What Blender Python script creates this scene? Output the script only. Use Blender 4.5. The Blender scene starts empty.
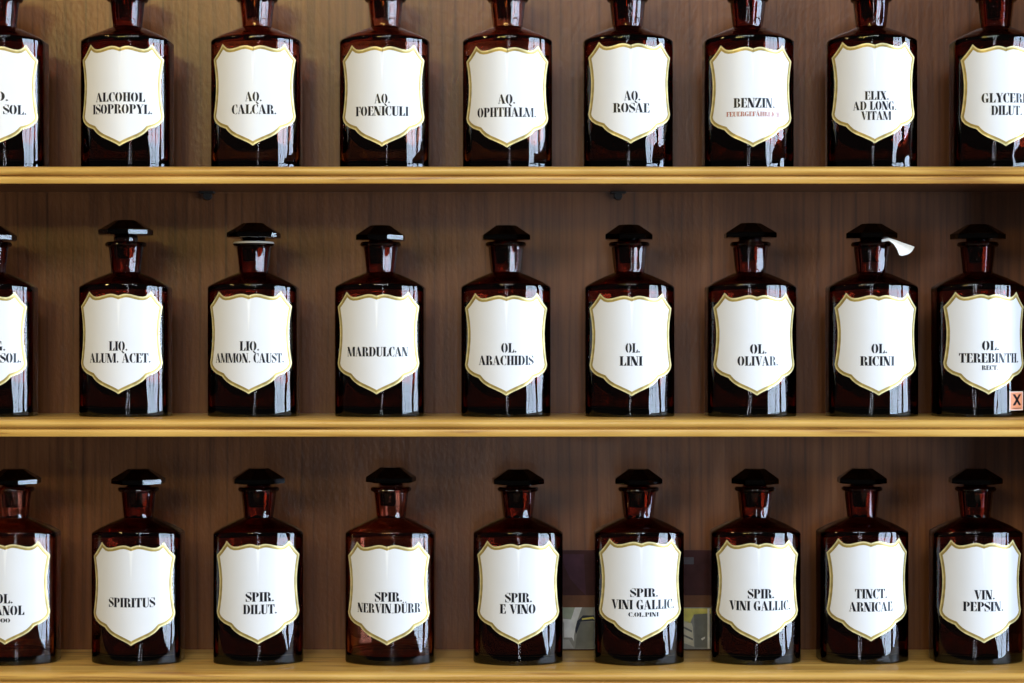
import bpy, bmesh, math, random
from mathutils import Vector, Matrix
random.seed(7)
SC = bpy.context.scene
COL = SC.collection
CM = 0.01
EYE = 1.50                     # height of the eye line above the floor (m)
F_PX = 1980.0                  # focal length in pixels of a 1024 px wide frame
DIST = 1.80                    # camera to the plane through the bottle axes

# ------------------------------------------------------------------ camera
cam_d = bpy.data.cameras.new('camera')
cam_d.sensor_width = 36.0
cam_d.lens = 36.0 * F_PX / 1024.0
cam_d.clip_start = 0.05
cam = bpy.data.objects.new('camera', cam_d)
cam.location = (0, -DIST, EYE)
cam.rotation_euler = (math.pi / 2, 0, 0)
COL.objects.link(cam)
SC.camera = cam

# ------------------------------------------------------------------ world and lights
world = bpy.data.worlds.new('room_air')
SC.world = world
world.use_nodes = True
wb = world.node_tree.nodes['Background']
wb.inputs['Color'].default_value = (0.80, 0.74, 0.68, 1)
wb.inputs['Strength'].default_value = 0.05

def area_light(name, loc, target, sx, sy, watts, color):
    d = bpy.data.lights.new(name, 'AREA')
    d.shape = 'RECTANGLE'; d.size = sx; d.size_y = sy
    d.energy = watts; d.color = color
    o = bpy.data.objects.new(name, d)
    o.location = loc
    v = Vector(target) - Vector(loc)
    o.rotation_euler = v.to_track_quat('-Z', 'Y').to_euler()
    COL.objects.link(o)
    return o

# daylight through the panes of a window in the right-hand wall
for y in (-2.75, -2.15, -1.55, -0.75):
    for z, h in ((EYE - 0.20, 1.15), (EYE + 0.74, 0.60)):
        area_light('window_daylight', (2.6, y, z), (1.6, y, z), 0.54, h, 26 * h, (0.64, 0.79, 1.0))
# wide fill added high behind the camera to light the labels
area_light('front_fill_light', (0.05, -2.7, EYE + 1.62), (0.0, 0.0, EYE), 1.5, 0.50, 38, (0.86, 0.93, 1.0))
# warm lamps on the left: one mirrored in the lacquer of the upper left panel, one nearer the shelf end
area_light('warm_lamp', (-0.70, -2.6, EYE + 0.83), (-0.3, 0.0, EYE + 0.2), 0.80, 0.20, 9.5, (1.0, 0.76, 0.20))
area_light('warm_lamp', (-1.25, -1.0, EYE + 0.95), (-0.3, 0.0, EYE), 0.25, 0.25, 6, (1.0, 0.72, 0.26))
# two narrow strips added behind the camera to draw thin highlights on the glass
for x in (0.02, 0.20):
    area_light('highlight_strip', (x, -3.3, EYE), (x * 0.9, 0, EYE), 0.035, 1.9, 2.2, (0.85, 0.92, 1.0))

SC.view_settings.view_transform = 'Standard'
SC.view_settings.look = 'None'
SC.view_settings.gamma = 1.0
SC.view_settings.exposure = 0.0
SC.view_settings.use_curve_mapping = False
SC.cycles.max_bounces = 16
SC.cycles.transmission_bounces = 14
SC.cycles.glossy_bounces = 6
SC.cycles.diffuse_bounces = 3
SC.cycles.caustics_reflective = False
SC.cycles.caustics_refractive = True
SC.cycles.blur_glossy = 0.5
SC.cycles.sample_clamp_indirect = 4.0

# ------------------------------------------------------------------ materials
def new_mat(name):
    m = bpy.data.materials.new(name)
    m.use_nodes = True
    nt = m.node_tree
    return m, nt, nt.nodes['Principled BSDF']

def node(nt, kind, **kw):
    n = nt.nodes.new(kind)
    for k, v in kw.items():
        if k in n.inputs: n.inputs[k].default_value = v
        else: setattr(n, k, v)
    return n

def ramp(nt, stops):
    r = nt.nodes.new('ShaderNodeValToRGB')
    e = r.color_ramp.elements
    while len(e) < len(stops): e.new(0.5)
    for el, (p, c) in zip(e, stops):
        el.position = p; el.color = (*c, 1)
    return r

def plain(name, color, rough=0.5, metallic=0.0, noise=0.06, scale=60, coat=0.0, spec=0.5):
    m, nt, b = new_mat(name)
    tc = nt.nodes.new('ShaderNodeTexCoord')
    nz = node(nt, 'ShaderNodeTexNoise', Scale=scale, Detail=3.0)
    nt.links.new(tc.outputs['Object'], nz.inputs['Vector'])
    r = ramp(nt, [(0.3, tuple(c * (1 - noise) for c in color)), (0.7, tuple(min(1, c * (1 + noise)) for c in color))])
    nt.links.new(nz.outputs['Fac'], r.inputs['Fac'])
    nt.links.new(r.outputs['Color'], b.inputs['Base Color'])
    b.inputs['Roughness'].default_value = rough
    b.inputs['Metallic'].default_value = metallic
    b.inputs['Coat Weight'].default_value = coat
    b.inputs['Specular IOR Level'].default_value = spec
    return m

def glass(name, density, color, rough=0.0, wave=True, ior=1.5):
    m, nt, b = new_mat(name)
    b.inputs['Base Color'].default_value = (1, 1, 1, 1)
    b.inputs['Transmission Weight'].default_value = 1.0
    b.inputs['Roughness'].default_value = rough
    b.inputs['IOR'].default_value = ior
    va = nt.nodes.new('ShaderNodeVolumeAbsorption')
    va.inputs['Color'].default_value = (*color, 1)
    va.inputs['Density'].default_value = density
    nt.links.new(va.outputs['Volume'], nt.nodes['Material Output'].inputs['Volume'])
    if wave:                                   # hand-blown unevenness of old glass
        tc = nt.nodes.new('ShaderNodeTexCoord')
        mp = nt.nodes.new('ShaderNodeMapping'); mp.inputs['Scale'].default_value = (1, 1, 0.3)
        nz = node(nt, 'ShaderNodeTexNoise', Scale=55.0, Detail=1.5)
        bp = node(nt, 'ShaderNodeBump', Strength=0.5, Distance=0.0014)
        nt.links.new(tc.outputs['Object'], mp.inputs['Vector'])
        nt.links.new(mp.outputs['Vector'], nz.inputs['Vector'])
        nt.links.new(nz.outputs['Fac'], bp.inputs['Height'])
        nt.links.new(bp.outputs['Normal'], b.inputs['Normal'])
    return m

AMBER_C = (0.74, 0.26, 0.04)
M_AMBER = glass('amber_glass', 780, AMBER_C)
M_AMBER_LIGHT = glass('lighter_amber_glass', 360, AMBER_C)
M_STOP = glass('dark_stopper_glass', 650, (0.74, 0.26, 0.04), rough=0.01, wave=False)
M_LIQ = glass('dark_liquid', 900, (0.5, 0.3, 0.15), wave=False, ior=1.36)
M_ENAMEL = plain('white_enamel', (0.82, 0.825, 0.83), rough=0.34, noise=0.012, scale=40)
M_GOLD_DARK = plain('olive_gold', (0.42, 0.31, 0.085), rough=0.33, metallic=0.3, noise=0.25, scale=160)
M_GOLD = plain('old_gold', (0.76, 0.66, 0.32), rough=0.33, metallic=0.25, noise=0.22, scale=160)
M_INK = plain('black_enamel', (0.006, 0.006, 0.009), rough=0.3, noise=0.1, spec=0.3)
M_RED_INK = plain('red_brown_enamel', (0.42, 0.13, 0.085), rough=0.3, noise=0.1)
M_PAPER = plain('white_paper_tape', (0.85, 0.84, 0.80), rough=0.7, noise=0.03)
M_HAZ = plain('orange_sticker', (0.86, 0.33, 0.16), rough=0.45)
M_HAZ_EDGE = plain('pale_sticker_rim', (0.9, 0.72, 0.6), rough=0.45)
M_FROST = plain('frosted_lip_glass', (0.34, 0.31, 0.27), rough=0.35, noise=0.15)
M_PIN = plain('dark_metal', (0.03, 0.028, 0.025), rough=0.5, metallic=0.5)

def panel_wood():
    m, nt, b = new_mat('dark_walnut_panel')
    tc = nt.nodes.new('ShaderNodeTexCoord')
    # long vertical grain
    mp = nt.nodes.new('ShaderNodeMapping'); mp.inputs['Scale'].default_value = (1.0, 1.0, 0.035)
    n1 = node(nt, 'ShaderNodeTexNoise', Scale=170.0, Detail=4.0, Roughness=0.6)
    nt.links.new(tc.outputs['Object'], mp.inputs['Vector']); nt.links.new(mp.outputs['Vector'], n1.inputs['Vector'])
    r1 = ramp(nt, [(0.22, (0.068, 0.020, 0.005)), (0.50, (0.158, 0.054, 0.014)), (0.80, (0.220, 0.083, 0.024))])
    nt.links.new(n1.outputs['Fac'], r1.inputs['Fac'])
    # cathedral figure: distorted bands
    mp2 = nt.nodes.new('ShaderNodeMapping'); mp2.inputs['Scale'].default_value = (1.0, 1.0, 0.10)
    mp2.inputs['Rotation'].default_value = (0, 0.02, 0)
    w = node(nt, 'ShaderNodeTexWave', wave_type='BANDS', bands_direction='X', Scale=26.0, Distortion=5.5, Detail=2.0)
    w.inputs['Detail Scale'].default_value = 0.7
    nt.links.new(tc.outputs['Object'], mp2.inputs['Vector']); nt.links.new(mp2.outputs['Vector'], w.inputs['Vector'])
    r2 = ramp(nt, [(0.0, (0.55, 0.52, 0.50)), (0.10, (1, 1, 1)), (1.0, (1.0, 1.0, 1.0))])
    nt.links.new(w.outputs['Color'], r2.inputs['Fac'])
    mx = nt.nodes.new('ShaderNodeMix'); mx.data_type = 'RGBA'; mx.blend_type = 'MULTIPLY'
    mx.inputs['Factor'].default_value = 0.5
    nt.links.new(r1.outputs['Color'], mx.inputs[6]); nt.links.new(r2.outputs['Color'], mx.inputs[7])
    # broad tone drift
    n3 = node(nt, 'ShaderNodeTexNoise', Scale=7.0, Detail=1.0)
    mp3 = nt.nodes.new('ShaderNodeMapping'); mp3.inputs['Scale'].default_value = (1.0, 1.0, 0.3)
    nt.links.new(tc.outputs['Object'], mp3.inputs['Vector']); nt.links.new(mp3.outputs['Vector'], n3.inputs['Vector'])
    r3 = ramp(nt, [(0.3, (0.82, 0.8, 0.8)), (0.7, (1.12, 1.1, 1.08))])
    nt.links.new(n3.outputs['Fac'], r3.inputs['Fac'])
    m2 = nt.nodes.new('ShaderNodeMix'); m2.data_type = 'RGBA'; m2.blend_type = 'MULTIPLY'; m2.inputs['Factor'].default_value = 1.0
    nt.links.new(mx.outputs[2], m2.inputs[6]); nt.links.new(r3.outputs['Color'], m2.inputs[7])
    nt.links.new(m2.outputs[2], b.inputs['Base Color'])
    b.inputs['Roughness'].default_value = 0.42
    b.inputs['Specular IOR Level'].default_value = 0.2
    b.inputs['Coat Weight'].default_value = 0.75
    b.inputs['Coat Roughness'].default_value = 0.29
    nb = node(nt, 'ShaderNodeTexNoise', Scale=260.0, Detail=2.0)
    mp4 = nt.nodes.new('ShaderNodeMapping'); mp4.inputs['Scale'].default_value = (1.0, 1.0, 0.5)
    nt.links.new(tc.outputs['Object'], mp4.inputs['Vector']); nt.links.new(mp4.outputs['Vector'], nb.inputs['Vector'])
    bp = node(nt, 'ShaderNodeBump', Strength=0.25, Distance=0.001)
    nt.links.new(nb.outputs['Fac'], bp.inputs['Height']); nt.links.new(bp.outputs['Normal'], b.inputs['Normal'])
    nt.links.new(bp.outputs['Normal'], b.inputs['Coat Normal'])
    return m

def pine_wood():
    m, nt, b = new_mat('varnished_pine')
    tc = nt.nodes.new('ShaderNodeTexCoord')
    mp = nt.nodes.new('ShaderNodeMapping'); mp.inputs['Scale'].default_value = (0.05, 1.0, 1.0)
    n1 = node(nt, 'ShaderNodeTexNoise', Scale=150.0, Detail=4.0, Distortion=0.6)
    nt.links.new(tc.outputs['Object'], mp.inputs['Vector']); nt.links.new(mp.outputs['Vector'], n1.inputs['Vector'])
    r1 = ramp(nt, [(0.28, (0.30, 0.12, 0.025)), (0.42, (0.60, 0.33, 0.07)), (0.7, (0.78, 0.49, 0.13))])
    nt.links.new(n1.outputs['Fac'], r1.inputs['Fac'])
    n2 = node(nt, 'ShaderNodeTexNoise', Scale=9.0, Detail=2.0)
    nt.links.new(tc.outputs['Object'], n2.inputs['Vector'])
    r2 = ramp(nt, [(0.3, (0.86, 0.82, 0.74)), (0.7, (1.05, 1.05, 1.05))])
    nt.links.new(n2.outputs['Fac'], r2.inputs['Fac'])
    mx = nt.nodes.new('ShaderNodeMix'); mx.data_type = 'RGBA'; mx.blend_type = 'MULTIPLY'; mx.inputs['Factor'].default_value = 1
    nt.links.new(r1.outputs['Color'], mx.inputs[6]); nt.links.new(r2.outputs['Color'], mx.inputs[7])
    # knots: sparse voronoi cells stretched along the board
    mk = nt.nodes.new('ShaderNodeMapping'); mk.inputs['Scale'].default_value = (0.5, 1.0, 1.0); mk.inputs['Location'].default_value = (0.31, 0.07, 0.02)
    vo = node(nt, 'ShaderNodeTexVoronoi', Scale=15.0)
    nt.links.new(tc.outputs['Object'], mk.inputs['Vector']); nt.links.new(mk.outputs['Vector'], vo.inputs['Vector'])
    r3 = ramp(nt, [(0.0, (0.16, 0.09, 0.05)), (0.035, (0.30, 0.17, 0.08)), (0.07, (1, 1, 1))])
    nt.links.new(vo.outputs['Distance'], r3.inputs['Fac'])
    m2 = nt.nodes.new('ShaderNodeMix'); m2.data_type = 'RGBA'; m2.blend_type = 'MULTIPLY'; m2.inputs['Factor'].default_value = 1
    nt.links.new(mx.outputs[2], m2.inputs[6]); nt.links.new(r3.outputs['Color'], m2.inputs[7])
    nt.links.new(m2.outputs[2], b.inputs['Base Color'])
    b.inputs['Roughness'].default_value = 0.34
    bp = node(nt, 'ShaderNodeBump', Strength=0.12, Distance=0.001)
    nt.links.new(n1.outputs['Fac'], bp.inputs['Height']); nt.links.new(bp.outputs['Normal'], b.inputs['Normal'])
    return m

M_PANEL = panel_wood()
M_PINE = pine_wood()
M_WALL = plain('cream_plaster', (0.62, 0.58, 0.50), rough=0.9, noise=0.04, scale=8)
M_FLOOR = plain('brown_floorboards', (0.20, 0.13, 0.08), rough=0.5, noise=0.2, scale=12)

# ------------------------------------------------------------------ object helpers
def link_mesh(name, bm, mats, parent=None, smooth=False, angle=None):
    me = bpy.data.meshes.new(name)
    bm.to_mesh(me); bm.free()
    for m in (mats if isinstance(mats, (list, tuple)) else [mats]): me.materials.append(m)
    if smooth:
        me.polygons.foreach_set('use_smooth', [True] * len(me.polygons))
        if angle: me.set_sharp_from_angle(angle=math.radians(angle))
    o = bpy.data.objects.new(name, me)
    COL.objects.link(o)
    if parent: o.parent = parent
    return o

def thing(name, label, cat, loc, rz=0.0, group=None):
    o = bpy.data.objects.new(name, None)
    COL.objects.link(o)
    o.empty_display_size = 0.02
    o.location = loc; o.rotation_euler = (0, 0, rz)
    o['label'] = label; o['category'] = cat
    if group: o['group'] = group
    return o

def box_bm(x0, x1, y0, y1, z0, z1, bevel=0.0):
    bm = bmesh.new()
    bmesh.ops.create_cube(bm, size=1.0)
    for v in bm.verts:
        v.co = Vector(((x0 + x1) / 2 + v.co.x * (x1 - x0), (y0 + y1) / 2 + v.co.y * (y1 - y0), (z0 + z1) / 2 + v.co.z * (z1 - z0)))
    if bevel:
        bmesh.ops.bevel(bm, geom=bm.edges[:], offset=bevel, segments=2, affect='EDGES', profile=0.5)
    return bm

def struct(name, bm, mat):
    o = link_mesh(name, bm, mat); o['kind'] = 'structure'; return o

# ------------------------------------------------------------------ the setting
struct('wall_back', box_bm(-2.2, 2.4, 0.085, 0.185, 0, 2.9), M_WALL)
struct('floor', box_bm(-2.2, 2.4, -3.4, 0.085, -0.05, 0), M_FLOOR)

# ------------------------------------------------------------------ the shelf unit
XL, XR = -0.80, 0.515
SHELF_Z = [EYE + 0.1547, EYE - 0.0677, EYE - 0.2900]
Z_TOP = EYE + 0.52
unit = thing('shelf_unit', 'wooden wall shelf unit with dark walnut back and pale pine shelves carrying all the bottles', 'shelf unit', (0, 0.064, 0))
def to_unit(bm):
    for v in bm.verts: v.co.y -= 0.064
    return bm
link_mesh('back_panel', to_unit(box_bm(XL, XR, 0.064, 0.082, 0.0, Z_TOP)), M_PANEL, unit)
for x in (XL, XR):
    link_mesh('side_panel', to_unit(box_bm(x - (0.018 if x < 0 else 0), x + (0.018 if x > 0 else 0), -0.050, 0.083, 0.0, Z_TOP, 0.0008)), M_PANEL, unit)
link_mesh('top_board', to_unit(box_bm(XL - 0.018, XR + 0.018, -0.052, 0.083, Z_TOP, Z_TOP + 0.018, 0.0008)), M_PANEL, unit)

def shelf_profile(zt):
    P = [(0.064, 0.0), (-0.0480, 0.0), (-0.0530, -0.0004)]
    for k in range(1, 9):                       # upper half-round nose
        a = math.pi * k / 8.6
        P.append((-0.0560 - 0.0050 * math.sin(a), -0.0047 + 0.0037 * math.cos(a)))
    P += [(-0.0548, -0.0086), (-0.0550, -0.0093), (-0.0590, -0.0096)]
    P += [(-0.0598, -0.0099), (-0.0603, -0.0108), (-0.0603, -0.0148), (-0.0597, -0.0158), (-0.0585, -0.0162)]
    P += [(-0.0480, -0.0162), (-0.0480, -0.0140), (0.064, -0.0140)]
    return [(y, zt + z) for y, z in P]

def shelf_bm(zt, seg=40):
    bm = bmesh.new()
    pr = shelf_profile(zt)
    rings = []
    for i in range(seg + 1):
        x = XL + (XR - XL) * i / seg
        rings.append([bm.verts.new((x, y - 0.064, z)) for y, z in pr])
    n = len(pr)
    for a, b in zip(rings, rings[1:]):
        for k in range(n):
            f = bm.faces.new((a[k], a[(k + 1) % n], b[(k + 1) % n], b[k]))
            if n - 5 <= k <= n - 2: f.material_index = 1          # underside faces use the dark panel wood
    bm.faces.new(rings[0]); bm.faces.new(list(reversed(rings[-1])))
    bmesh.ops.recalc_face_normals(bm, faces=bm.faces)
    return bm
for zt in SHELF_Z:
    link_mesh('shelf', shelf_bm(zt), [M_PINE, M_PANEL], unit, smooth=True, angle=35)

def pin_bm():
    bm = bmesh.new()
    r = bmesh.ops.create_cone(bm, cap_ends=True, segments=16, radius1=0.0042, radius2=0.0036, depth=0.007)
    bmesh.ops.rotate(bm, verts=bm.verts, matrix=Matrix.Rotation(math.radians(90), 3, 'X'))
    bm2 = box_bm(-0.007, 0.007, -0.008, 0.0035, 0.002, 0.0036, 0.0004)
    tmp = bpy.data.meshes.new('t'); bm2.to_mesh(tmp); bm2.free(); bm.from_mesh(tmp); bpy.data.meshes.remove(tmp)
    return bm
for px in (208.0, 618.0):
    o = link_mesh('shelf_pin', pin_bm(), M_PIN, unit)
    o.location = ((px - 512) / F_PX * 1.864, -0.0035, SHELF_Z[0] - 0.0140 - 0.0037)
    o['label'] = 'small dark support pin under the top shelf'

# ------------------------------------------------------------------ bottle geometry (cm, axis at origin, front towards -y)
R_BOW = 5.20                   # radius of the bowed front and back
HALF_W, SAG, SIDE = 4.06, 2.06, 1.14
N = 144

def body_section(inset=0.0):
    """Closed outline of the body: bowed front and back, short flat sides, softened corners. N points by angle."""
    pts = []
    cy = SIDE + SAG - R_BOW                      # centre of the back arc (front is mirrored)
    for i in range(N):
        a = 2 * math.pi * (i + 0.5) / N - math.pi / 2
        dx, dy = math.cos(a), math.sin(a)
        # superposition of the two limits with a smooth minimum for the corner radius
        tx = (HALF_W - inset) / max(abs(dx), 1e-6)
        ady = abs(dy)
        R = R_BOW - inset
        b = ady * cy
        disc = b * b - (cy * cy - R * R)
        ta = b + math.sqrt(max(disc, 0)) if disc > 0 else tx
        p = 38.0
        t = (tx ** -p + ta ** -p) ** (-1 / p)
        pts.append((t * dx, t * dy))
    return pts

def circle_section(r, sides=0, rot=0.0, amt=1.0):
    pts = []
    for i in range(N):
        a = 2 * math.pi * (i + 0.5) / N - math.pi / 2
        rr = r
        if sides:
            s = 2 * math.pi / sides
            d = ((a + rot + math.pi / 2) + s / 2) % s - s / 2
            rr = r * ((1 - amt) + amt * math.cos(s / 2) / math.cos(d) * 1.01)
        pts.append((rr * math.cos(a), rr * math.sin(a)))
    return pts

def mix(A, B, t):
    return [(a[0] * (1 - t) + b[0] * t, a[1] * (1 - t) + b[1] * t) for a, b in zip(A, B)]

def loft(rings, cap_first=True, cap_last=True, closed=False):
    bm = bmesh.new()
    rs = []
    for sec, z in rings:
        zz = z if isinstance(z, (list, tuple)) else [z] * len(sec)
        rs.append([bm.verts.new((p[0] * CM, p[1] * CM, q * CM)) for p, q in zip(sec, zz)])
    for a, b in zip(rs, rs[1:]):
        n = len(a)
        for k in range(n):
            bm.faces.new((a[k], a[(k + 1) % n], b[(k + 1) % n], b[k]))
    if cap_first: bm.faces.new(list(reversed(rs[0])))
    if cap_last: bm.faces.new(rs[-1])
    bmesh.ops.recalc_face_normals(bm, faces=bm.faces)
    return bm

Z_SH, Z_NECK, Z_LIP = 12.00, 13.05, 15.38
def corner_drop(sec, amount):
    """the shoulder edge sits a little lower at the four corners"""
    return [-amount * (abs(x) / HALF_W) ** 3 for x, y in sec]

def bottle_body_bm():
    B = body_section()
    R = []
    def at(sec, z, drop=0.0):
        d = corner_drop(sec, drop) if drop else [0] * len(sec)
        R.append((sec, [z + q for q in d]))
    def sc(sec, s): return [(x - s * x / math.hypot(x, y), y - s * y / math.hypot(x, y)) for x, y in sec]
    at(sc(B, 0.75), 0.12); at(sc(B, 0.45), 0.0); at(sc(B, 0.11), 0.0); at(sc(B, 0.04), 0.035); at(sc(B, 0.01), 0.09); at(B, 0.18)
    at(B, 0.50); at(B, 4.0); at(B, 8.0); at(B, Z_SH - 0.75, 0.10); at(B, Z_SH - 0.30, 0.22)
    at(B, Z_SH - 0.22, 0.22); at(sc(B, 0.02), Z_SH - 0.12, 0.25); at(sc(B, 0.09), Z_SH - 0.03, 0.27); at(sc(B, 0.20), Z_SH + 0.04, 0.27)
    S = sc(B, 0.20); C = circle_section(1.36)
    for t in (0.25, 0.5, 0.75, 0.92):
        zt = Z_SH + 0.04 + (Z_NECK - Z_SH - 0.08) * t
        at(mix(S, C, t), zt, 0.27 * (1 - t))
    at(circle_section(1.34), Z_NECK - 0.02)
    at(circle_section(1.36, 10, 0.1, 0.5), Z_NECK + 0.12)
    at(circle_section(1.38, 10, 0.1, 1.0), Z_NECK + 0.3)
    at(circle_section(1.57, 10, 0.1, 1.0), Z_LIP - 0.28)
    at(circle_section(1.58), Z_LIP - 0.08)
    for k in range(7):                              # rolled lip
        a = -math.pi / 2 + math.pi * k / 6
        at(circle_section(1.62 + 0.25 * math.cos(a)), Z_LIP + 0.17 + 0.23 * math.sin(a))
    at(circle_section(1.28), Z_LIP + 0.38)
    at(circle_section(1.20), Z_LIP + 0.30)
    at(circle_section(1.02), Z_NECK + 0.3)
    at(circle_section(1.00), Z_NECK - 0.1)
    I = body_section(0.30)
    Ci = circle_section(1.02)
    for t in (0.8, 0.55, 0.3, 0.0):
        at(mix(sc(I, 0.25), Ci, t), Z_SH - 0.30 + (Z_NECK - 0.4 - Z_SH + 0.30) * t, 0.27 * (1 - t))
    at(I, Z_SH - 0.6, 0.2); at(I, 8.0); at(I, 4.0); at(I, 1.0); at(sc(I, 0.12), 0.75); at(sc(I, 0.4), 0.62); at(sc(I, 0.9), 0.58)
    at(sc(I, 1.4), 0.62)
    return loft(R)

def liquid_bm():
    I = body_section(0.32)
    def sc(sec, s): return [(x - s * x / math.hypot(x, y), y - s * y / math.hypot(x, y)) for x, y in sec]
    return loft([(sc(I, 1.4), 0.66), (sc(I, 0.4), 0.66), (sc(I, 0.12), 0.78), (I, 1.02), (I, 4.0), (I, 8.0), (I, 10.3)])

def oct_section(r, n=8):
    """r is the distance to the flats; one flat faces the front"""
    rr = r / math.cos(math.pi / n)
    return [(rr * math.sin(2 * math.pi * (k + 0.5) / n), -rr * math.cos(2 * math.pi * (k + 0.5) / n)) for k in range(n)]

def stopper_bm(w=1.0):
    """octagonal faceted mushroom stopper with ground plug; z = 0 at the lip's top"""
    ROUND = [(math.sin(2 * math.pi * k / 24), -math.cos(2 * math.pi * k / 24)) for k in range(24)]
    bm = loft([(oct_section(1.25), 0.08), (oct_section(2.02 * w), 0.11), (oct_section(2.13 * w), 0.16), (oct_section(2.13 * w), 0.55), (oct_section(2.09 * w), 0.61), (oct_section(0.93), 1.44), (oct_section(0.88), 1.47)])
    plug = loft([([(x * 0.84, y * 0.84) for x, y in ROUND], -2.0), ([(x * 0.90, y * 0.90) for x, y in ROUND], -1.9), ([(x * 1.10, y * 1.10) for x, y in ROUND], -0.12),
                 ([(x * 1.02, y * 1.02) for x, y in ROUND], 0.0), ([(x * 1.15, y * 1.15) for x, y in ROUND], 0.079)])
    bm.verts.ensure_lookup_table()
    tmp = bpy.data.meshes.new('t'); plug.to_mesh(tmp); plug.free(); bm.from_mesh(tmp); bpy.data.meshes.remove(tmp)
    return bm

# --- surface of the bowed front: u = arc length from the centre line, v = height (cm)
CYF = -(SIDE + SAG - R_BOW)
def on_bow(u, v, off):
    a = u / R_BOW
    r = R_BOW + off
    return (r * math.sin(a), CYF - r * math.cos(a), v)

def curved_mesh(name, polys, off, mat, parent, idx=None, mats=None, step=0.22):
    bm = bmesh.new()
    for pi, poly in enumerate(polys):
        vs = [bm.verts.new((p[0], p[1], 0)) for p in poly]
        f = bm.faces.new(vs)
        if idx: f.material_index = idx[pi]
    bmesh.ops.triangulate(bm, faces=bm.faces[:])
    us = [v.co.x for v in bm.verts]
    k = math.floor(min(us) / step) + 1
    while k * step < max(us):
        bmesh.ops.bisect_plane(bm, geom=bm.verts[:] + bm.edges[:] + bm.faces[:], plane_co=(k * step, 0, 0), plane_no=(1, 0, 0))
        k += 1
    for f in bm.faces:
        if f.normal.z < 0: f.normal_flip()
    for v in bm.verts:
        x, y, z = on_bow(v.co.x, v.co.y, off)
        v.co = Vector((x * CM, y * CM, z * CM))
    return link_mesh(name, bm, mats or mat, parent, smooth=True)

def px2u(px):      # measured on the centre bottle: image offset from the centre line -> arc length
    return R_BOW * math.asin(max(-0.999, min(0.999, px / 11.15 / R_BOW)))

# right half of the shield outline as measured (dx px, height cm)
_half = [(0, 10.46), (-2.5, 10.53), (-5, 10.60), (-8, 10.62), (-12, 10.57), (-16, 10.47), (-20, 10.38), (-23.5, 10.36), (-26, 10.42), (-28.5, 10.60), (-31, 10.86),
         (-33.5, 10.45), (-37, 9.98), (-41, 9.52), (-39.9, 8.9), (-38.9, 8.2), (-38.3, 7.4), (-38.4, 6.6), (-39.0, 5.8), (-40.0, 5.0), (-41, 4.42),
         (-40, 4.05), (-37.6, 3.74), (-34, 3.48), (-30, 3.32), (-27.6, 3.24), (-25.5, 3.0), (-22.5, 2.74), (-18, 2.48), (-12.5, 2.25), (-7, 2.02), (-3, 1.84), (0, 1.66)]
HALF = [(px2u(x), v + 0.20) for x, v in _half]
OUTLINE = HALF + [(-u, v) for u, v in reversed(HALF[1:-1])]   # goes left side down, right side up

def inset_poly(P, d):
    n = len(P); out = []
    area = sum(P[i][0] * P[(i + 1) % n][1] - P[(i + 1) % n][0] * P[i][1] for i in range(n))
    sgn = 1 if area > 0 else -1
    for i in range(n):
        a, b, c = Vector(P[i - 1]), Vector(P[i]), Vector(P[(i + 1) % n])
        e1, e2 = (b - a).normalized(), (c - b).normalized()
        n1, n2 = Vector((-e1.y, e1.x)) * sgn, Vector((-e2.y, e2.x)) * sgn
        m = (n1 + n2); L = m.length
        m = m / L if L > 1e-6 else n1
        k = d / max(0.45, m.dot(n1))
        out.append(tuple(b + m * k))
    return out
INNER = inset_poly(OUTLINE, 0.32)
MIDL = inset_poly(OUTLINE, 0.13)
def ring_polys(A, B):
    n = len(A)
    return [[A[i], A[(i + 1) % n], B[(i + 1) % n], B[i]] for i in range(n)]

# ------------------------------------------------------------------ lettering: condensed stencil roman, cap height 1
H = 0.045
def rc(x0, y0, x1, y1): return [(x0, y0), (x1, y0), (x1, y1), (x0, y1)]
def stroke(pts, ws):
    out = []
    L, Rr = [], []
    for i, p in enumerate(pts):
        a = Vector(pts[max(0, i - 1)]); b = Vector(pts[min(len(pts) - 1, i + 1)])
        t = (b - a).normalized(); n = Vector((-t.y, t.x)); w = ws[i] / 2
        L.append(tuple(Vector(p) + n * w)); Rr.append(tuple(Vector(p) - n * w))
    for i in range(len(pts) - 1):
        out.append([L[i], L[i + 1], Rr[i + 1], Rr[i]])
    return out
def crescent(cx, cy, rx, ry, thick, side, n=10, cut=14):
    """heavy bowl on one side (-1 left, 1 right), thinning to hairline at top and bottom"""
    pts = []; inn = []
    for k in range(n + 1):
        a = math.radians(-90 + cut + (180 - 2 * cut) * k / n)
        pts.append((cx + side * rx * math.cos(a), cy + ry * math.sin(a)))
        inn.append((cx + side * (rx - thick) * math.cos(a), cy + (ry - H * 0.8) * math.sin(a)))
    return [[pts[i], pts[i + 1], inn[i + 1], inn[i]] for i in range(n)]
def stem(x, w=0.19, top=True, bot=True, ser=0.055):
    r = [rc(x, 0, x + w, 1)]
    if top: r.append(rc(x - ser, 1 - H, x + w + ser, 1))
    if bot: r.append(rc(x - ser, 0, x + w + ser, H))
    return r
def wedge_up(x, y=0.0, h=0.30, w=0.13): return [[(x, y), (x, y + h), (x - 0.03, y + h), (x - w, y + H), (x - w, y)]]
def wedge_dn(x, y=1.0, h=0.30, w=0.13): return [[(x, y), (x - w, y), (x - w, y - H), (x - 0.03, y - h), (x, y - h)]]
def wedge_dn_l(x, y=1.0, h=0.30, w=0.13): return [[(x, y), (x, y - h), (x + 0.03, y - h), (x + w, y - H), (x + w, y)]]

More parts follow.
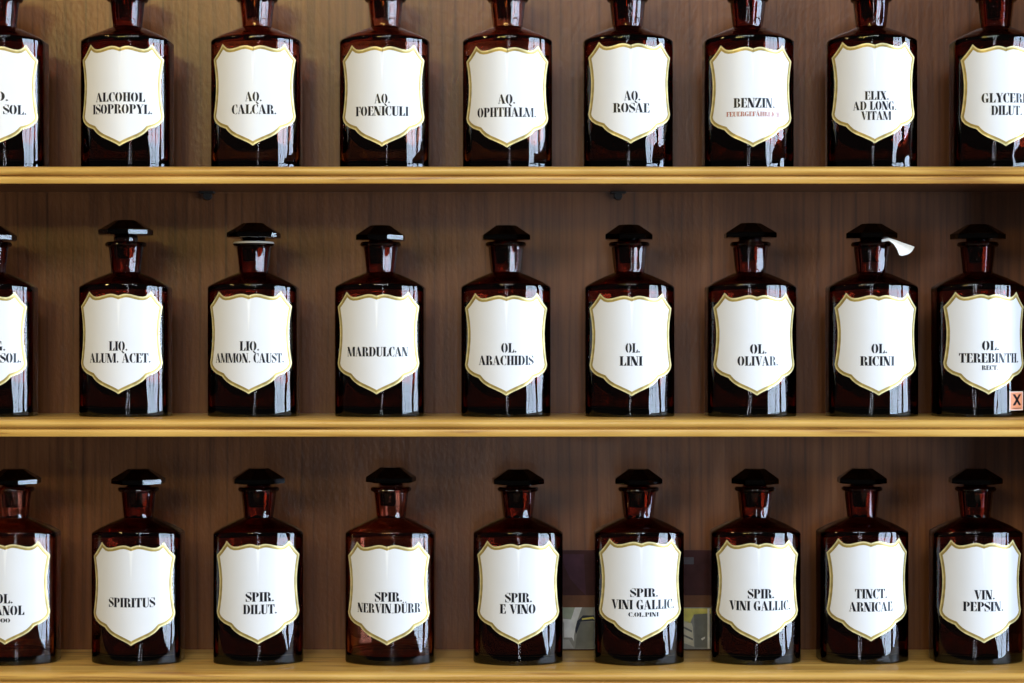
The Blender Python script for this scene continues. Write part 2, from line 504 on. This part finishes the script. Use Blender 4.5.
G = {}
G['I'] = (stem(0.06), 0.31)
G['L'] = (stem(0.06) + [rc(0.25, 0, 0.44, H)] + wedge_up(0.50, h=0.34, w=0.15), 0.52)
G['E'] = (stem(0.06) + [rc(0.25, 0, 0.42, H), rc(0.25, 1 - H, 0.40, 1), rc(0.29, 0.49, 0.38, 0.53)] + wedge_up(0.50) + wedge_dn(0.47) + [[(0.40, 0.38), (0.40, 0.64), (0.36, 0.53), (0.36, 0.49)]], 0.52)
G['F'] = (stem(0.06) + [rc(0.25, 1 - H, 0.40, 1), rc(0.29, 0.47, 0.38, 0.51)] + wedge_dn(0.47) + [[(0.40, 0.36), (0.40, 0.62), (0.36, 0.51), (0.36, 0.47)]], 0.48)
G['T'] = (stem(0.18, top=False) + [rc(0.05, 1 - H, 0.50, 1)] + wedge_dn(0.55, w=0.12) + wedge_dn_l(0.0, w=0.12), 0.56)
G['H'] = (stem(0.06, 0.18) + stem(0.38, 0.18) + [rc(0.25, 0.49, 0.37, 0.53)], 0.62)
G['N'] = ([[(0.0, 1), (0.22, 1), (0.55, 0), (0.33, 0)], rc(0.055, 0, 0.10, 0.78), rc(0.0, 0, 0.16, H), rc(0.475, 0.24, 0.52, 1), rc(0.41, 1 - H, 0.58, 1)], 0.60)
G['M'] = ([[(0.0, 1), (0.21, 1), (0.44, 0), (0.29, 0)], rc(0.05, 0, 0.095, 0.78), rc(0.0, 0, 0.15, H), [(0.40, 0.12), (0.43, 0.05), (0.60, 0.95), (0.57, 0.98)]] + stem(0.58, 0.18, ser=0.04), 0.82)
G['A'] = ([[(0.24, 1), (0.33, 1), (0.58, 0), (0.37, 0), (0.20, 0.86)], [(0.17, 0.78), (0.20, 0.74), (0.10, H), (0.06, H)], rc(0.0, 0, 0.16, H), rc(0.33, 0, 0.62, H), rc(0.15, 0.30, 0.26, 0.345)], 0.62)
G['V'] = ([[(0.04, 1), (0.25, 1), (0.38, 0.2), (0.33, 0), (0.27, 0)], [(0.38, 0.14), (0.35, 0.03), (0.50, 0.96), (0.54, 0.96)], rc(0.0, 1 - H, 0.29, 1), rc(0.43, 1 - H, 0.60, 1)], 0.58)
G['X'] = ([[(0.03, 1), (0.24, 1), (0.55, 0), (0.34, 0)], [(0.12, 0.03), (0.08, 0.03), (0.24, 0.44), (0.27, 0.40)], [(0.34, 0.60), (0.31, 0.64), (0.44, 0.97), (0.48, 0.97)], rc(0.0, 1 - H, 0.27, 1), rc(0.30, 0, 0.58, H), rc(0.03, 0, 0.18, H), rc(0.38, 1 - H, 0.54, 1)], 0.59)
G['Y'] = ([[(0.02, 1), (0.23, 1), (0.39, 0.5), (0.39, 0), (0.20, 0), (0.20, 0.46)], [(0.37, 0.60), (0.35, 0.64), (0.48, 0.97), (0.52, 0.97)], rc(0.0, 1 - H, 0.26, 1), rc(0.42, 1 - H, 0.58, 1), rc(0.14, 0, 0.45, H)], 0.58)
G['Z'] = ([[(0.30, 1), (0.50, 1), (0.20, 0), (0.0, 0)], rc(0.05, 1 - H, 0.30, 1), rc(0.20, 0, 0.44, H)] + wedge_up(0.50, w=0.12) + wedge_dn_l(0.02, w=0.12), 0.53)
G['O'] = (crescent(0.275, 0.5, 0.275, 0.515, 0.185, -1) + crescent(0.285, 0.5, 0.275, 0.515, 0.185, 1), 0.59)
G['Q'] = (G['O'][0] + stroke([(0.28, -0.02), (0.34, -0.10), (0.42, -0.22), (0.52, -0.26)], [0.06, 0.12, 0.14, 0.05]), 0.59)
G['C'] = (crescent(0.29, 0.5, 0.29, 0.515, 0.19, -1) + [rc(0.29, 0.97, 0.42, 1.01), rc(0.29, -0.01, 0.43, 0.03)] + wedge_dn(0.48, 1.0, 0.33, 0.11) + [[(0.42, 0.02), (0.49, 0.20), (0.46, 0.20), (0.38, 0.03)]], 0.52)
G['G'] = (crescent(0.29, 0.5, 0.29, 0.515, 0.19, -1) + [rc(0.29, 0.97, 0.42, 1.01), rc(0.29, -0.01, 0.36, 0.03)] + wedge_dn(0.49, 1.0, 0.33, 0.11) + [rc(0.36, 0.02, 0.54, 0.42), rc(0.31, 0.40, 0.59, 0.44)], 0.61)
G['D'] = (stem(0.06) + crescent(0.30, 0.5, 0.30, 0.5, 0.19, 1) + [rc(0.25, 1 - H, 0.33, 1), rc(0.25, 0, 0.33, H)], 0.62)
G['B'] = (stem(0.06) + crescent(0.30, 0.755, 0.21, 0.245, 0.165, 1, 8, 10) + crescent(0.30, 0.26, 0.25, 0.26, 0.185, 1, 8, 10) + [rc(0.25, 1 - H, 0.31, 1), rc(0.25, 0, 0.31, H)], 0.57)
G['P'] = (stem(0.06) + crescent(0.29, 0.73, 0.24, 0.27, 0.175, 1, 8, 12) + [rc(0.25, 1 - H, 0.31, 1)], 0.55)
G['R'] = (stem(0.06) + crescent(0.29, 0.745, 0.23, 0.255, 0.17, 1, 8, 12) + [rc(0.25, 1 - H, 0.31, 1), [(0.31, 0.47), (0.40, 0.47), (0.54, 0.36), (0.56, 0.03), (0.37, 0.0), (0.36, 0.34)], rc(0.54, 0, 0.61, 0.05)], 0.61)
G['S'] = (stroke([(0.10, 0.86), (0.06, 0.74), (0.12, 0.62), (0.25, 0.50), (0.37, 0.38), (0.41, 0.25), (0.36, 0.12)], [0.05, 0.13, 0.20, 0.235, 0.20, 0.13, 0.05])
          + [rc(0.14, 0.96, 0.33, 1.0), rc(0.13, 0.0, 0.32, 0.04)] + wedge_dn(0.43, 1.0, 0.30, 0.12) + [[(0.02, 0), (0.14, 0), (0.14, 0.04), (0.05, 0.32), (0.02, 0.32)]], 0.47)
G['U'] = ([rc(0.06, 0.14, 0.25, 1), rc(0.0, 1 - H, 0.31, 1)] + stroke([(0.155, 0.16), (0.19, 0.06), (0.28, 0.01), (0.38, 0.02), (0.46, 0.12), (0.49, 0.25), (0.49, 0.98)], [0.19, 0.15, 0.08, 0.05, 0.05, 0.045, 0.045]) + [rc(0.42, 1 - H, 0.56, 1)], 0.58)
G['\u00dc'] = (G['U'][0] + [rc(0.14, 1.08, 0.24, 1.20), rc(0.36, 1.08, 0.46, 1.20)], 0.58)
G['\u00c4'] = (G['A'][0] + [rc(0.16, 1.08, 0.25, 1.20), rc(0.37, 1.08, 0.46, 1.20)], 0.62)
G['.'] = ([[(0.01, 0.09), (0.10, -0.01), (0.19, 0.09), (0.10, 0.20)]], 0.21)
G["'"] = ([[(0.03, 1.05), (0.12, 1.05), (0.05, 0.82)]], 0.15)
G['_'] = ([rc(0.0, 0.0, 0.20, H)], 0.21)
G['0'] = G['O']
G[' '] = ([], 0.26)

def text_polys(s, u0, u1, base, cap):
    tot = sum(G[c][1] for c in s) - 0.02
    kx = (u1 - u0) / tot
    x = u0; out = []
    for c in s:
        polys, adv = G[c]
        for p in polys: out.append([(x + q[0] * kx, base + q[1] * cap) for q in p])
        x += adv * kx
    return out

# ------------------------------------------------------------------ the bottles, row by row, as read off the photograph
# (axis px, shield tip px, depth offset cm, stopper lift cm, [ (text, x0, x1, baseline, cap px, red) ], options, label)
CAP = 9.4
ROWS = [
 ('top', 146.0, [
  (2,   None, 0, 0.0, [('D.', -5, 8.3, 101.3, CAP), ('SOL.', 2.9, 26.5, 114.4, CAP)], {}, 'amber apothecary bottle cut by the left edge of the top shelf, shield reading SOL.'),
  (127.6, 119.6, 0, 0.0, [('ALCOHOL', 96, 145, 101.9, 9.1), ('ISOPROPYL.', 93, 152.3, 114, CAP)], {}, 'amber apothecary bottle on the top shelf with white shield reading ALCOHOL ISOPROPYL.'),
  (257, 252.8, 0, 0.0, [('AQ.', 245.2, 261.8, 101.7, CAP), ('CALCAR.', 231.9, 276.4, 114.3, CAP)], {'glass': 'light'}, 'amber apothecary bottle on the top shelf with white shield reading AQ. CALCAR.'),
  (385.3, 382, 0, 0.0, [('AQ.', 374.5, 390, 103.7, CAP), ('FOENICULI', 355.8, 408.5, 116, CAP)], {'glass': 'light'}, 'amber apothecary bottle on the top shelf with white shield reading AQ. FOENICULI'),
  (507.7, 507, 0, 0.0, [('AQ.', 498, 515.2, 104.2, CAP), ('OPHTHALM.', 477.6, 536, 117.2, CAP)], {'glass': 'light'}, 'amber apothecary bottle on the top shelf with white shield reading AQ. OPHTHALM.'),
  (627.5, 630.7, 0, 0.0, [('AQ.', 624, 640.3, 100.8, CAP), ('ROSAE', 613, 649.5, 112.8, CAP)], {}, 'amber apothecary bottle on the top shelf with white shield reading AQ. ROSAE'),
  (747.8, 753, 0, 0.0, [('BENZIN.', 733.4, 774.7, 108, 9.6), ('FEUERGEF\u00c4HRLICH', 726.4, 779.5, 116.7, 4.7, 1)], {}, 'amber apothecary bottle on the top shelf, shield reading BENZIN. over a small red line'),
  (871, 874.8, 0, 0.0, [('ELIX.', 864.6, 888.8, 100.2, 8.6), ('AD LONG.', 853.2, 896.4, 110.3, 8.6), ('VITAM', 861, 891.2, 120.3, 8.6)], {}, 'amber apothecary bottle on the top shelf, shield with three lines ELIX. AD LONG. VITAM'),
  (996, 1005.9, 0, 0.0, [('GLYCERIN.', 981.5, 1033, 102.9, CAP), ('DILUT.', 991, 1022, 115.4, CAP)], {}, 'amber apothecary bottle cut by the right edge of the top shelf, shield reading GLYCERIN. DILUT.'),
 ]),
 ('middle', 395.2, [
  (-9,  None, 0, 0.0, [('G.', -5, 5.3, 351, CAP), ('SOL.', 0, 21.2, 363, CAP)], {}, 'amber apothecary bottle cut by the left edge of the middle shelf, shield reading SOL.'),
  (125.7, 118.4, 0.1, 0.48, [('LIQ.', 109, 127.5, 351, CAP), ('ALUM. ACET.', 90, 150.6, 363, CAP)], {}, 'amber apothecary bottle on the middle shelf with raised stopper, shield reading LIQ. ALUM. ACET.'),
  (253.6, 248.7, 0.1, 0.22, [('LIQ.', 239.6, 259.2, 351, CAP), ('AMMON. CAUST.', 216, 283.8, 363, CAP)], {'frost': 1}, 'amber apothecary bottle with pale frosted lip on the middle shelf, shield reading LIQ. AMMON. CAUST.'),
  (380.6, 376.6, 0, 0.0, [('MARDULCAN', 347.6, 408, 356.7, CAP)], {}, 'amber apothecary bottle on the middle shelf with single-line shield reading MARDULCAN'),
  (505.8, 506.4, -0.1, 0.0, [('OL.', 501.2, 516.5, 352.9, CAP), ('ARACHIDIS', 479, 533.4, 365.4, CAP)], {}, 'amber apothecary bottle on the middle shelf with white shield reading OL. ARACHIDIS'),
  (629, 631.8, -0.1, 0.05, [('OL.', 625.5, 640, 353, CAP), ('LINI', 619.5, 642.4, 366, CAP)], {}, 'amber apothecary bottle on the middle shelf with white shield reading OL. LINI'),
  (750.3, 757, 0, 0.2, [('OL.', 750, 766.7, 354, CAP), ('OLIVAR.', 737.5, 778, 366, CAP)], {}, 'amber apothecary bottle on the middle shelf with white shield reading OL. OLIVAR.'),
  (871.5, 878.8, 0, 0.15, [('OL.', 871.4, 887.2, 353.6, CAP), ('RICINI', 860, 894.3, 366, CAP)], {'tape': 1, 'srot': -10}, 'amber bottle with white paper strip under its stopper, shield reading OL. RICINI'),
  (978, 988.6, 0.1, 0.1, [('OL.', 982, 999, 350.6, CAP), ('TEREBINTH.', 959, 1018, 363, CAP), ('RECT.', 981.7, 998, 370.3, 4.6)], {'haz': 1}, 'amber bottle with orange hazard sticker low on it, shield reading OL. TEREBINTH.'),
 ]),
 ('bottom', 643.8, [
  (14,  None, 0, 0.0, [('OL.', -4, 12.8, 603.6, CAP), ('ANOL', -5, 24.3, 615.4, CAP), ('000', -4, 10.2, 622.7, 4.2)], {'glass': 'light'}, 'amber bottle cut by the left edge of the bottom shelf, shield ending in small zeros'),
  (138.5, 131.0, 0, 0.0, [('SPIRITUS', 108.9, 155, 607.6, CAP)], {}, 'amber apothecary bottle on the bottom shelf with single-line shield reading SPIRITUS'),
  (258.6, 258.0, 0, 0.05, [('SPIR.', 245.5, 274, 601.9, CAP), ('DILUT.', 243, 276.8, 614.3, CAP)], {}, 'amber apothecary bottle on the bottom shelf with white shield reading SPIR. DILUT.'),
  (391, 387, 0, 0.15, [('SPIR.', 374.8, 402.2, 601.9, CAP), ('NERVIN_D\u00dcRR\'', 357.7, 421.8, 613.4, CAP)], {'glass': 'light'}, 'redder amber apothecary bottle on the bottom shelf, shield reading SPIR. NERVIN D\u00dcRR'),
  (518, 518.5, 0, -0.02, [('SPIR.', 505, 532, 602.6, CAP), ('E VINO', 499.7, 535.6, 614, CAP)], {}, 'amber apothecary bottle on the bottom shelf with white shield reading SPIR. E VINO'),
  (638.5, 641.5, 0, 0.0, [('SPIR.', 630, 658, 597.2, 8.6), ('VINI GALLIC.', 611.6, 673.9, 609.6, CAP), ('C.OL.PINI', 628.4, 658.6, 616.9, 4.3)], {}, 'amber bottle in front of the picture card, shield reading SPIR. VINI GALLIC. C.OL.PINI'),
  (755.3, 758.8, 0.3, 0.0, [('SPIR.', 747.6, 774.2, 598.7, CAP), ('VINI GALLIC.', 729.4, 790.2, 610.8, CAP)], {}, 'amber apothecary bottle right of the picture card, two-line shield reading SPIR. VINI GALLIC.'),
  (863.3, 871, 0.7, 0.0, [('TINCT.', 855, 887, 598.7, CAP), ('ARNICAE', 849, 892.3, 611.8, CAP)], {}, 'amber apothecary bottle on the bottom shelf with white shield reading TINCT. ARNICAE'),
  (976.5, 984, 0.4, 0.0, [('VIN.', 974, 994.8, 599.7, CAP), ('PEPSIN.', 962.8, 1003.3, 611.5, CAP)], {}, 'amber apothecary bottle on the bottom shelf with white shield reading VIN. PEPSIN.'),
 ]),
]

def solve_u(px, x0, y0, rot):
    """arc position on a bottle's front whose photographed column is px"""
    lo, hi = -5.5, 5.5
    def col(u):
        X, Y, _ = on_bow(u, 0, 0)
        c, s = math.cos(rot), math.sin(rot)
        xw, yw = x0 + X * c - Y * s, y0 + X * s + Y * c
        return 512 + F_PX * xw / (DIST * 100 + yw)
    for _ in range(40):
        m = (lo + hi) / 2
        if col(m) < px: lo = m
        else: hi = m
    return (lo + hi) / 2

# height of each shield's tip in the photograph, row by row: some shields sit a little higher on the glass
TIPS = {'top': (146.5, [146, 145.5, 145, 146, 147, 143, 146.5, 142.7, 145.5]),
        'middle': (396.0, [394.5, 393.9, 393.9, 394.3, 395.7, 396, 395.4, 395.4, 394.4]),
        'bottom': (644.2, [643.8, 645, 643.5, 644.6, 643.5, 641.3, 643, 641.7, 643])}
proto = {}
def shared(key, maker):
    """the first call builds a mesh object, later calls copy it and share its mesh"""
    if key not in proto:
        proto[key] = maker(); return proto[key]
    c = proto[key].copy(); COL.objects.link(c); return c

def tape_bm():
    """short curled strip of paper tape, hanging out from under the stopper"""
    bm = bmesh.new()
    U = [(0.75, 0.06), (1.30, 0.20), (1.95, 0.0), (2.65, -0.27), (3.30, -0.48), (3.60, -0.60)]
    L = [(0.75, -0.12), (1.35, 0.0), (1.75, -0.32), (2.02, -0.80), (2.22, -1.33), (2.42, -1.40)]
    rows = []
    for i, (p, q) in enumerate(zip(U, L)):
        row = []
        for k in range(7):
            t = k / 6
            bul = 0.28 * math.sin(math.pi * t) if i == 5 else 0.10 * math.sin(math.pi * t) * (i > 3)
            x = p[0] + (q[0] - p[0]) * t + bul * 0.8
            z = p[1] + (q[1] - p[1]) * t - bul * 0.5
            y = -1.78 - 0.10 * i + 0.22 * math.sin(math.pi * (t + 0.1)) + 0.06 * math.sin(i * 1.7)
            row.append(bm.verts.new((x * CM, y * CM, z * CM)))
        rows.append(row)
    for a, b in zip(rows, rows[1:]):
        for k in range(6): bm.faces.new((a[k], a[k + 1], b[k + 1], b[k]))
    bmesh.ops.recalc_face_normals(bm, faces=bm.faces)
    r = bmesh.ops.solidify(bm, geom=bm.faces[:], thickness=0.0003)
    return bm

SC_FRONT = None
for (row, tip_y, items), zt in zip(ROWS, SHELF_Z):
    for bi, (px, tip, dy, lift, lines, opt, label) in enumerate(items):
        ldz = (TIPS[row][0] - TIPS[row][1][bi]) / 11.2
        x0 = (px - 512) / F_PX * DIST * 100
        y0 = dy
        rot = 0.0
        if tip is not None:
            want = (tip - 512) / F_PX * (DIST * 100 + y0 - 3.18)
            rot = math.asin(max(-0.2, min(0.2, (want - x0) / 3.2)))
        t = thing('apothecary_bottle', label, 'bottle', (x0 * CM, y0 * CM, zt + 0.0003), rot, 'apothecary bottles on the %s shelf' % row)
        lightg = opt.get('glass') == 'light'
        b = shared('bodyL' if lightg else 'body', lambda: link_mesh('glass_body', bottle_body_bm(), M_AMBER_LIGHT if lightg else M_AMBER, None, True, 32))
        b.parent = t
        wide = any(k in label for k in ('ALUM.', 'AMMON.', 'OLIVAR', 'RICINI', 'TEREB', 'SPIRITUS', 'SPIR. DILUT', 'E VINO', 'PEPSIN', 'zeros'))
        s = shared('stopperW' if wide else 'stopper', lambda: link_mesh('stopper', stopper_bm(1.07 if wide else 1.0), M_STOP, None, True, 20))
        s.parent = t
        if opt.get('glass') != 'light' or row == 'top':
            q = shared('liquid', lambda: link_mesh('liquid', liquid_bm(), M_LIQ, None, True, 32))
            q.parent = t
        s.location = (0, 0, (Z_LIP + 0.40 + 0.02 + lift + (0.14 if row == 'bottom' else 0)) * CM)
        s.rotation_euler = (0, 0, math.radians(opt.get('srot', random.uniform(-7, 7))))
        if opt.get('frost'):
            fb = loft([(circle_section(1.30), Z_LIP + 0.385), (circle_section(1.76), Z_LIP + 0.37), (circle_section(1.875), Z_LIP + 0.24), (circle_section(1.89), Z_LIP + 0.24), (circle_section(1.79), Z_LIP + 0.41), (circle_section(1.30), Z_LIP + 0.42)], False, False)
            fr = link_mesh('frosted_rim', fb, M_FROST, t, True, 40); fr['label'] = 'pale frosted rim of the bottle lip'
        lab = shared('label', lambda: curved_mesh('shield_label', [INNER], 0.012, M_ENAMEL, None))
        lab.parent = t
        lab.location = (0, 0, ldz * CM)
        g = shared('gold', lambda: curved_mesh('gold_border', ring_polys(OUTLINE, MIDL) + ring_polys(MIDL, INNER), 0.014, None, None, idx=[0] * len(OUTLINE) + [1] * len(OUTLINE), mats=[M_GOLD, M_GOLD_DARK]))
        g.parent = lab
        fy = DIST * 100 + y0 - 3.1
        polys, reds = [], []
        for ln in lines:
            s_, a, e, base, cap = ln[:5]
            u0, u1 = solve_u(a, x0, y0, rot), solve_u(e, x0, y0, rot)
            v = (341.5 - base) / F_PX * fy - (zt - EYE) * 100 - ldz
            pl = text_polys(s_, u0, u1, v, cap / F_PX * fy)
            (reds if len(ln) > 5 else polys).extend(pl)
        tx = curved_mesh('lettering', polys, 0.022, M_INK, lab)
        if reds:
            r = curved_mesh('lettering', reds, 0.022, M_RED_INK, lab); r['label'] = 'small red lettering'
        if opt.get('haz'):
            ua, ub = solve_u(1009.3, x0, y0, rot), solve_u(1022.8, x0, y0, rot)
            va, vb = 0.55, 2.25
            st = curved_mesh('hazard_sticker', [rc(ua, va, ub, vb)], 0.02, M_HAZ_EDGE, t)
            st['label'] = 'small orange sticker with a black cross'
            w = ub - ua; m = 0.06 * w
            curved_mesh('orange_field', [rc(ua + m, va + 0.08, ub - m, vb - 0.08)], 0.026, M_HAZ, st)
            cx, cy, hw, hh, q = (ua + ub) / 2, 1.50, w * 0.31, 0.50, 0.17 * w
            X = [[(cx - hw, cy + hh), (cx - hw + q, cy + hh), (cx + hw, cy - hh), (cx + hw - q, cy - hh)], [(cx + hw, cy + hh), (cx + hw - q, cy + hh), (cx - hw, cy - hh), (cx - hw + q, cy - hh)]]
            curved_mesh('cross_mark', [X[0]] + [X[1]] + [rc(ua + 0.2 * w, va + 0.17, ub - 0.2 * w, va + 0.22)], 0.032, M_INK, st)
        if opt.get('tape'):
            tp = link_mesh('paper_strip', tape_bm(), M_PAPER, t, True, 50)
            tp.location = (-0.0016, 0, (Z_LIP + 0.46) * CM)
            tp['label'] = 'white curled paper strip stuck under the stopper'

# ------------------------------------------------------------------ the picture card leaning at the back of the bottom shelf
def card():
    k = 100 / F_PX * 1.858
    cx = (634.5 - 512) * k
    W, Hh = (711 - 558) * k, 9.35
    t = thing('picture_card', 'glossy picture card propped against the back of the bottom shelf behind a bottle', 'card', (cx * CM, 0.0590, SHELF_Z[2] + 0.0004))
    t.rotation_euler = (math.radians(-2.0), 0, 0)
    def patch(name, pts, y, mat, par, th=0.0):
        bm = bmesh.new()
        f = bm.faces.new([bm.verts.new((x * CM, -y * CM, z * CM)) for x, z in pts])
        if th:
            r = bmesh.ops.extrude_face_region(bm, geom=[f])
            for v in [v for v in r['geom'] if isinstance(v, bmesh.types.BMVert)]: v.co.y += th * CM
        bmesh.ops.recalc_face_normals(bm, faces=bm.faces)
        return link_mesh(name, bm, mat, par)
    def cmat(n, c, rough=0.38): return plain(n, c, rough=rough, noise=0.15, scale=90, spec=0.12)
    def X(px): return (px - 634.5) * k
    def Z(py): return (648.5 - py) * 0.0939
    body = patch('card_stock', [(-W / 2, 0), (W / 2, 0), (W / 2, Hh), (-W / 2, Hh)], 0.10, cmat('dark_card', (0.060, 0.022, 0.022)), t, 0.12)
    P = lambda nm, pts, y, m: patch(nm, [(X(a), Z(b)) for a, b in pts], y, m, body)
    mv, br = cmat('mauve_print', (0.075, 0.030, 0.045)), cmat('brown_print', (0.17, 0.075, 0.04))
    P('printed_figure', [(561, 553), (584, 553), (586, 594), (578, 586), (570, 577), (565, 566)], 0.104, mv)
    P('printed_figure', [(683, 556), (694, 556), (694, 563), (683, 563)], 0.104, cmat('grey_print', (0.10, 0.09, 0.10)))
    P('printed_band', [(558, 594), (711, 594), (711, 606), (558, 606)], 0.104, br)
    pic = P('printed_picture', [(560, 606), (710, 606), (710, 647.5), (560, 647.5)], 0.106, cmat('grey_picture', (0.33, 0.32, 0.28)))
    Q = lambda pts, m, y=0.110: patch('printed_shape', [(X(a), Z(b)) for a, b in pts], y, m, pic)
    wh, gg, bl, ye, be, dk = cmat('white_print', (0.88, 0.87, 0.82)), cmat('sage_print', (0.46, 0.50, 0.36)), cmat('navy_print', (0.035, 0.04, 0.06)), cmat('yellow_print', (0.80, 0.70, 0.17)), cmat('beige_print', (0.72, 0.66, 0.48)), cmat('slate_print', (0.21, 0.21, 0.18))
    Q([(561, 606), (575, 606), (571, 618), (562, 616)], gg)
    Q([(575, 606), (582, 606), (577, 620), (574, 634), (574, 640), (572, 636), (564, 636), (564, 622), (562, 617), (571, 618)], wh)
    Q([(577, 620), (583, 614), (600, 614), (600, 619), (581, 620), (576, 633), (575, 628)], bl)
    Q([(582, 617), (595, 615), (595, 617), (582, 618.5)], ye, 0.114)
    Q([(580, 620), (600, 620), (600, 647), (575, 647), (577, 632)], dk)
    Q([(561, 638), (569, 638), (574, 647), (562, 647)], cmat('pale_grey_print', (0.5, 0.49, 0.45)))
    Q([(680, 607), (708, 607), (708, 612), (694, 613), (690, 622), (680, 618)], ye)
    Q([(682, 617), (692, 622), (693, 626), (694, 645), (682, 641)], be)
    Q([(682, 624), (692, 629), (692, 631), (682, 626)], dk, 0.114)
    Q([(682, 632), (693, 637), (693, 639), (682, 634)], dk, 0.114)
    Q([(694, 612), (707, 612), (707, 646), (695, 646)], dk)
    Q([(701, 637), (705, 635), (705, 637), (702, 639)], wh, 0.114)
    Q([(707.5, 607), (710, 607), (710, 647), (707.5, 647)], wh, 0.114)
card()
